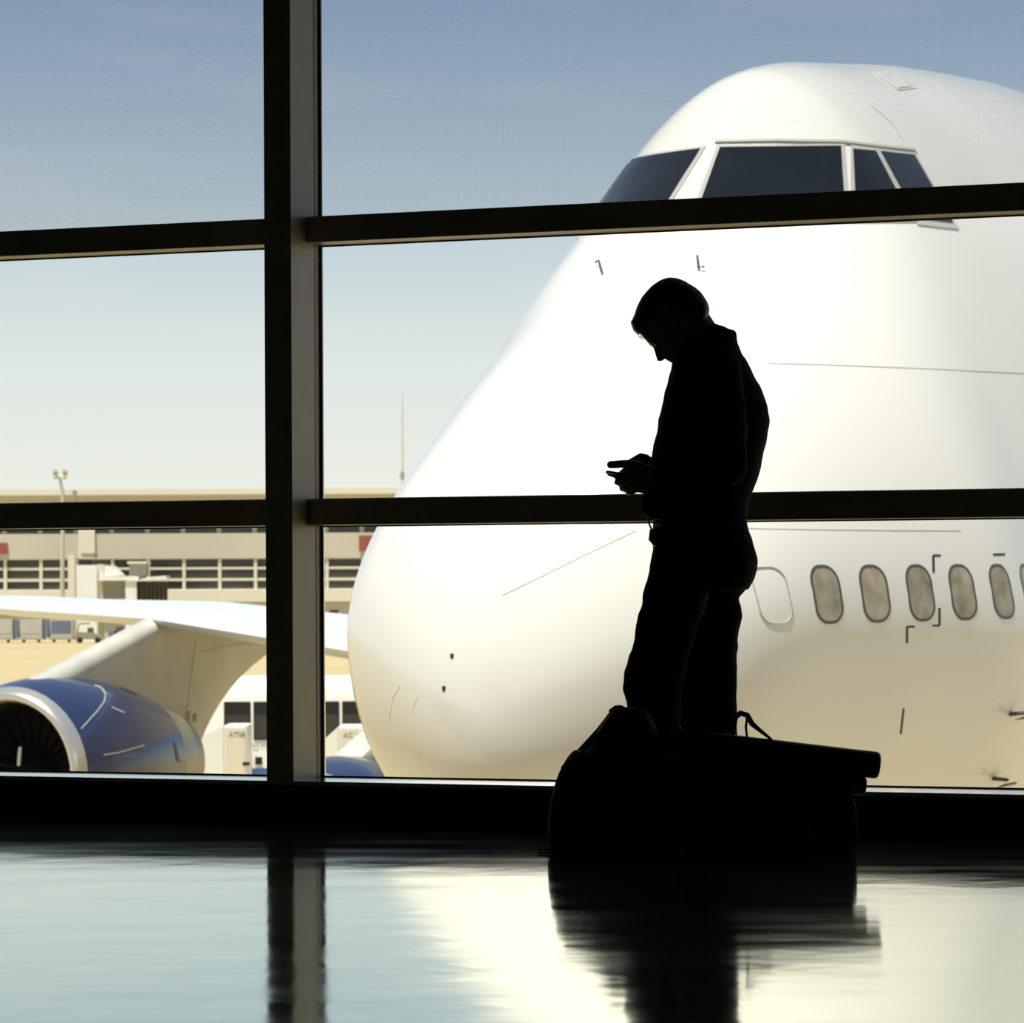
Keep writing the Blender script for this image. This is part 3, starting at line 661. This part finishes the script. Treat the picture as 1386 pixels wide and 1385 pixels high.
bd.loft(slices(HEAD))
bd.loft([[H(.072, -.013, -.008), H(.072, .013, -.008), H(.090, .005, -.012), H(.090, -.005, -.012)], [H(.072, -.017, -.036), H(.072, .017, -.036), H(.105, .007, -.037), H(.105, -.007, -.037)], [H(.07, -.021, -.055), H(.07, .021, -.055), H(.1155, .010, -.055), H(.1155, -.010, -.055)], [H(.07, -.018, -.066), H(.07, .018, -.066), H(.106, .009, -.0655), H(.106, -.009, -.0655)]][::-1])  # nose
bd.sphere(H(.084, 0, -.004), (.011, .045, .011)); bd.sphere(H(.085, 0, -.077), (.009, .024, .009)); bd.sphere(H(.082, 0, -.089), (.009, .022, .009)); bd.sphere(H(.076, 0, -.108), (.014, .022, .014))
for sg in (-1, 1): bd.sphere(H(-.012, sg * .08, -.03), (.022, .012, .032))
bd.tube([(H(-.045, 0, -.03), .068, .06), (px(953, 466, YM), .066, .062), (px(957, 505, YM), .075, .075)], 16)
bd.loft([hring(*q) for q in slim(TORSO, .9)][::-1]); bd.loft([hring(*q) for q in slim(PELV, .9)][::-1])
bd.loft(shift([hring(*q) for q in slim(FLEG, .84)][::-1], -LEGY)); bd.loft(shift([hring(*q) for q in slim(BLEG, .84)][::-1], LEGY))
for xx, dy in ((884, -LEGY), (962, LEGY)):
    a = px(xx, 1110, YM); bd.tube([(Vector((a.x + .02, YM + dy, .075)), .042), (Vector((a.x - .10, YM + dy, .05)), .035)], 10)
for sg in (-1, 1): arm(bd, sg, .8)
def finger(pts, r0, r1): 
    n = len(pts); bd.tube([(p, lerp(r0, r1, i / (n - 1))) for i, p in enumerate(pts)], 8)
# near (left) hand: thumb over the phone, index along its edge, the other fingers curled below
def hand(sg, k):
    q = lambda x, y, d: P3(x, y, sg * d)
    if k == 0:
        bd.tube([(q(893, 646, .085), .030, .026), (q(874, 645, .06), .036, .022), (q(858, 646, .045), .038, .020)], 12)
        bd.tube([(q(888, 657, .085), .026, .024), (q(872, 658, .065), .028, .02), (q(861, 656, .05), .026, .018)], 12)
        finger([q(868, 632, .055), q(856, 628.5, .035), q(842, 628.5, .025), q(825, 629.5, .02)], .0155, .0125)
        finger([q(856, 638, .04), q(846, 643, .02), q(834, 643.5, .005), q(824, 640.5, .0)], .0145, .0095)
        finger([q(854, 648, .05), q(843, 652, .04), q(835, 653, .012), q(838, 648, -.012)], .0135, .011)
        finger([q(856, 656, .05), q(847, 661, .04), q(842, 661.5, .012), q(846, 655, -.01)], .013, .0105)
        finger([q(860, 662, .05), q(854, 667, .04), q(850, 667, .012), q(853, 660, -.008)], .012, .0095)
    else:
        bd.tube([(q(893, 634, .085), .030, .026), (q(876, 630, .055), .034, .022), (q(864, 632, .03), .034, .020)], 12)
        finger([q(876, 620, .05), q(868, 618, .03), q(857, 624, .02), q(847, 630, .012)], .0145, .0115)
        for i in range(4): finger([q(862, 630 + 7 * i, .03), q(850, 634 + 7 * i, .035), q(842, 640 + 6 * i, .025), q(843, 645 + 5 * i, .008)], .012, .010)
hand(-1, 0); hand(1, 1)
body = part(bd, 'body', M['skin'], per, smooth=True); remesh(body, .0045, 3)
for sg in (-1, 1): part(MB().sphere(H(.0755, sg * .032, -.018), .012), 'eye', M['screen'], per, smooth=True)
jk = MB(); jk.loft([hring(*q) for q in TORSO][::-1])
for sg in (-1, 1): arm(jk, sg, 1.0)
jk.tube([(px(966, 462, YM), .070, .075), (px(958, 490, YM), .08, .10)], 18)   # collar stand
jk.loft([hring(*q) for q in ((446.5, 962, 991, .05), (449, 958, 996, .062), (462, 950, 998, .075), (480, 940, 1004, .10))][::-1])
jk.tube([(P3(874, 676, -.05), .016, .03), (P3(873, 694, -.05), .012, .03)], 10)
jacket = part(jk, 'jacket', M['jacket'], per, smooth=True); remesh(jacket, .007, 5)
tx = MB(); tx.loft([hring(*q) for q in PELV][::-1]); tx.loft(shift([hring(*q) for q in FLEG][::-1], -LEGY)); tx.loft(shift([hring(*q) for q in BLEG][::-1], LEGY))
trousers = part(tx, 'trousers', M['trouser'], per, smooth=True); remesh(trousers, .007, 4)
from mathutils import noise as mnoise
for ob, amp in ((jacket, .004), (trousers, .0045)):
    nn = [(v.co.copy(), v.normal.copy()) for v in ob.data.vertices]
    for v, (p, vn) in zip(ob.data.vertices, nn):
        v.co = p + vn * amp * (mnoise.noise(Vector((p.x * 9, p.y * 9, p.z * 22))) + .5 * mnoise.noise(p * 38))
hr = MB()
HAIR = [(z, xf, xb, hw) for z, xf, xb, hw in HEAD if z > .03]
hr.loft(slices(HAIR, .0055, .005))
hr.loft(slices([(.05, -.01, -.122, .073), (.01, -.01, -.130, .078), (-.012, -.02, -.130, .077), (-.03, -.03, -.126, .074), (-.05, -.035, -.12, .071), (-.068, -.04, -.109, .064), (-.08, -.045, -.09, .05)], .006))
hr.tube([(H(.074, 0, .085), .009, .05), (H(.086, 0, .064), .009, .045), (H(.089, 0, .048), .006, .038)], 12)   # fringe
hair = part(hr, 'hair', M['hair'], per, smooth=True); remesh(hair, .005, 3)
st = MB()
for k in range(240):
    if k < 90: z, y = random.uniform(.03, .10), random.uniform(-.05, .05); p = H(.092 + random.uniform(-.004, .004) - max(0, z - .05) * .6, y, z); d = HU * -random.uniform(.016, .028) + HF * random.uniform(.0, .007)
    else:
        t = random.uniform(-.12, .06); y = random.uniform(-.05, .05); p = H(t, y, .111 - (t + .03)**2 * 6); d = HF * random.uniform(-.012, .022) + HU * random.uniform(.004, .012)
    s_ = Vector((0, .0009, 0)); e_ = d.cross(Vector((0, 1, 0))).normalized() * .0007
    st.add([p - s_, p + s_, p + e_, p + d], [(0, 1, 3), (1, 2, 3), (2, 0, 3), (0, 2, 1)])
tag(part(st, 'hair_strands', M['hair'], hair), kind='stuff')
for xx, dy in ((884, -LEGY), (962, LEGY)):
    a = px(xx, 1110, YM); cx_ = a.x; rs_ = []
    for dx, hw_, ht in ((.085, .02, .05), (.075, .036, .085), (.03, .042, .10), (-.03, .041, .095), (-.09, .046, .07), (-.14, .048, .052), (-.18, .038, .042), (-.20, .018, .03)):
        rs_.append([(cx_ + dx, YM + dy + hw_ * x, .004 + ht * z) for x, z in ((-1, 0), (-1, .35), (-.85, .75), (-.4, 1), (.4, 1), (.85, .75), (1, .35), (1, 0))])
    part(MB().loft(rs_), 'shoe', M['shoe'], per, smooth=True, angle=50)
    part(MB().loft([[(cx_ + dx, YM + dy + hw_ * x, z) for x, z in ((-1, 0), (1, 0), (1, .02), (-1, .02))] for dx, hw_ in ((.088, .03), (.03, .045), (-.10, .05), (-.19, .035))]), 'sole', M['rubber'], per)
bt = MB()
bt.loft([hring(*q) for q in ((708, 885, 1009, .158), (714, 883.5, 1010.5, .160))][::-1]); part(bt, 'belt', M['shoe'], per, smooth=True, angle=40)
bp = MB(); bp.tube([(P3(882, 719, -.07), .010, .03), (P3(883, 730, -.07), .016, .035), (P3(886, 738, -.07), .008, .03)], 12); part(bp, 'belt_pouch', M['shoe'], per, smooth=True)
part(MB().tube([(P3(878, 703, -.06), .003), (P3(877.5, 710, -.06), .003), (P3(881, 717, -.06), .003)], 6), 'lanyard', M['shoe'], per)
# phone held in the hands
ph = thing('smartphone', 'dark smartphone held in both hands of the standing man', 'phone', P3(838, 640, 0))
c0 = P3(838, 642, -.012); ax = Vector((-1, 0, .16)).normalized(); up = Vector((.16, 0, 1)).normalized(); sd_ = Vector((0, 1, 0))
def pf(a, b_, c_): return c0 + ax * a + sd_ * b_ + up * c_
part(MB().box((-.065, -.034, -.004), (.043, .034, .004), pf), 'phone_body', M['phone'], ph, bevel=.003)
part(MB().box((-.058, -.030, .004), (.037, .030, .0045), pf), 'phone_screen', M['screen'], ph)

# ------------------------------------------------------------------ luggage
M['nylon'] = mat('black_nylon', (.012, .012, .012), .75, 0, .15, bump=.003, bscale=90)
M['strap'] = mat('black_webbing', (.014, .014, .014), .8)
M['tube'] = mat('black_tube_plastic', (.02, .021, .021), .3)
YB = 9.85
def bring(y, xl, xr, hd, ex=3.2, dy=0): return [(a, b_ + dy, c_) for a, b_, c_ in hring(y, xl, xr, hd, 32, YB, ex)]
def floor_y(Y): return CY + CZ * F / Y
FY = floor_y(YB)
bk = thing('backpack', 'bulky black backpack leaning at the left end of the luggage pile', 'backpack', (px(835, FY, YB).x, YB, 0))
o_ = part(MB().loft([bring(*q) for q in ((958, 832, 866, .05), (962, 826.5, 876, .075), (976, 816.5, 884, .10), (989, 809.5, 890, .115), (1004, 800, 896, .12), (1020, 790, 903, .125), (1026, 787, 917, .127), (1036, 782, 921, .129), (1045, 778, 921.5, .13), (1080, 770, 921.5, .13), (1115, 767, 921, .13), (1140, 770, 920, .125), (FY - .5, 778, 918, .115))][::-1]), 'main_bag', M['nylon'], bk, smooth=True); remesh(o_, .006, 4)
o_ = part(MB().loft([bring(*q) for q in ((1016, 777, 790, .05), (1021, 771.5, 800, .075), (1032, 764, 805, .085), (1046, 758.5, 806, .09), (1060, 751.5, 806, .095), (1078, 746, 806, .095), (1105, 742, 806, .095), (1135, 741, 806, .09), (FY - .5, 748, 804, .08))][::-1]), 'front_pocket', M['nylon'], bk, smooth=True); remesh(o_, .006, 3)
for dy in (-.10, .10): 
    part(MB().tube([(px(827, 968, YB) + Vector((0, dy * .8, 0)), .006, .014), (px(811, 990, YB) + Vector((0, dy, 0)), .006, .014), (px(788, 1015, YB) + Vector((0, dy, 0)), .006, .014), (px(762, 1042, YB) + Vector((0, dy * .9, 0)), .006, .012)], 8), 'compression_strap', M['strap'], bk)
part(MB().tube([(px(826, 963, YB), .006, .012), (px(833, 958, YB), .007, .014), (px(840, 957.5, YB), .007, .014), (px(850, 962, YB), .006, .012)], 8), 'grab_handle', M['strap'], bk)
zp = MB(); zp.tube([(px(752, 1062, YB) + Vector((0, -.07, 0)), .004), (px(757, 1046, YB) + Vector((0, -.08, 0)), .004), (px(768, 1026, YB) + Vector((0, -.08, 0)), .004)], 6); part(zp, 'zip', M['rubber'], bk)
for dy in (-.06, .06):
    part(MB().tube([(Vector((px(760, FY, YB).x, YB + dy, .006)), .004, .014), (Vector((px(742, FY, YB).x, YB + dy - .02, .008)), .004, .014), (Vector((px(730, FY, YB).x, YB + dy - .03, .006)), .004, .014)], 8), 'strap_end', M['strap'], bk)
du = thing('duffel_bag', 'long black duffel bag on the floor under the two tubes', 'duffel bag', (px(1030, FY, YB).x, YB, 0))
rs_ = []
for xx, yt, k in ((920.5, 1047, .86), (923, 1045, .95), (935, 1045, 1), (980, 1051, 1), (1040, 1058, 1), (1100, 1065.5, 1), (1142, 1071, 1), (1151, 1074, .95), (1155, 1077, .84)):
    a = px(xx, yt, YB); zt = a.z; ring = []
    for j in range(28):
        t = 2 * pi * j / 28; c_, s_ = cos(t), sin(t)
        ring.append((a.x, YB + .125 * k * math.copysign(abs(c_)**.55, c_), .012 + (zt - .012) / 2 * (1 + math.copysign(abs(s_)**.6, s_) * (k if s_ > 0 else 1))))
    rs_.append(ring)
o_ = part(MB().loft(rs_), 'bag', M['nylon'], du, smooth=True); remesh(o_, .006, 3)
part(MB().box((px(926, FY, YB).x, YB - .11, 0), (px(1146, FY, YB).x, YB + .11, .014)), 'base_board', M['rubber'], du)
for xx in (960, 1090):
    zt = px(xx, 1053 if xx < 1000 else 1068, YB).z
    part(MB().tube([(Vector((px(xx, FY, YB).x, YB - .131, .03)), .012, .004), (Vector((px(xx, FY, YB).x, YB - .131, zt * .6)), .012, .004), (Vector((px(xx, FY, YB).x, YB - .118, zt * .85)), .012, .004)], 8), 'webbing', M['strap'], du)
part(MB().tube([(Vector((px(945, FY, YB).x, YB + .08, px(945, 1049, YB).z)), .003), (Vector((px(1040, FY, YB).x, YB + .08, px(1040, 1060, YB).z)), .003)], 6), 'zip', M['rubber'], du)
def roll(name, label, cat, A, B, r_, Y, cap):
    a, b_ = px(*A, Y), px(*B, Y); t = thing(name, label, cat, a)
    d = (b_ - a).normalized(); s_ = Vector((0, 1, 0)); u_ = d.cross(s_).normalized()
    def ring(p, k, n=24): return [p + (s_ * cos(2 * pi * j / n) + u_ * sin(2 * pi * j / n)) * k for j in range(n)]
    part(MB().loft([ring(a, r_ * .96), ring(a + d * .01, r_), ring(b_ - d * .052, r_), ring(b_ - d * .051, r_ * .97)]), 'tube', M['tube'], t, smooth=True, angle=40)
    part(MB().loft([ring(b_ - d * .05, r_ * cap), ring(b_ - d * .012, r_ * cap), ring(b_ - d * .003, r_ * cap * .9), ring(b_, r_ * cap * .7)]), 'end_cap', M['rubber'], t, smooth=True, angle=50)
    part(MB().loft([ring(a - d * .012, r_ * cap * .9), ring(a - d * .004, r_ * cap), ring(a - d * .0005, r_ * cap)]), 'end_cap', M['rubber'], t, smooth=True, angle=50)
    return t, a, b_
Yt = 9.82
t1, a, b_ = roll('document_tube', 'thick black carrying tube with a strap loop, lying on the duffel bag', 'tube', (909, 1003), (1190.5, 1036.5), .0408, Yt, 1.0)
part(MB().tube([(px(992, 1000, Yt), .003, .014), (px(995, 972, Yt), .0085, .014), (px(1002, 965.5, Yt), .009, .014), (px(1011, 968, Yt), .009, .014), (px(1018, 980, Yt), .0085, .014), (px(1030, 990, Yt), .006, .014), (px(1044, 1001, Yt), .004, .014)], 10), 'strap_loop', M['strap'], t1, smooth=True)
part(MB().tube([(px(1011, 972, Yt), .0035, .012), (px(1009.5, 985, Yt), .004, .012), (px(1011, 997, Yt), .0035, .012)], 8), 'strap_tail', M['strap'], t1, smooth=True)
roll('tripod_bag', 'thinner black roll tucked beneath the thick carrying tube', 'roll', (922.5, 1033.5), (1172, 1065), .029, 9.82, 1.0)
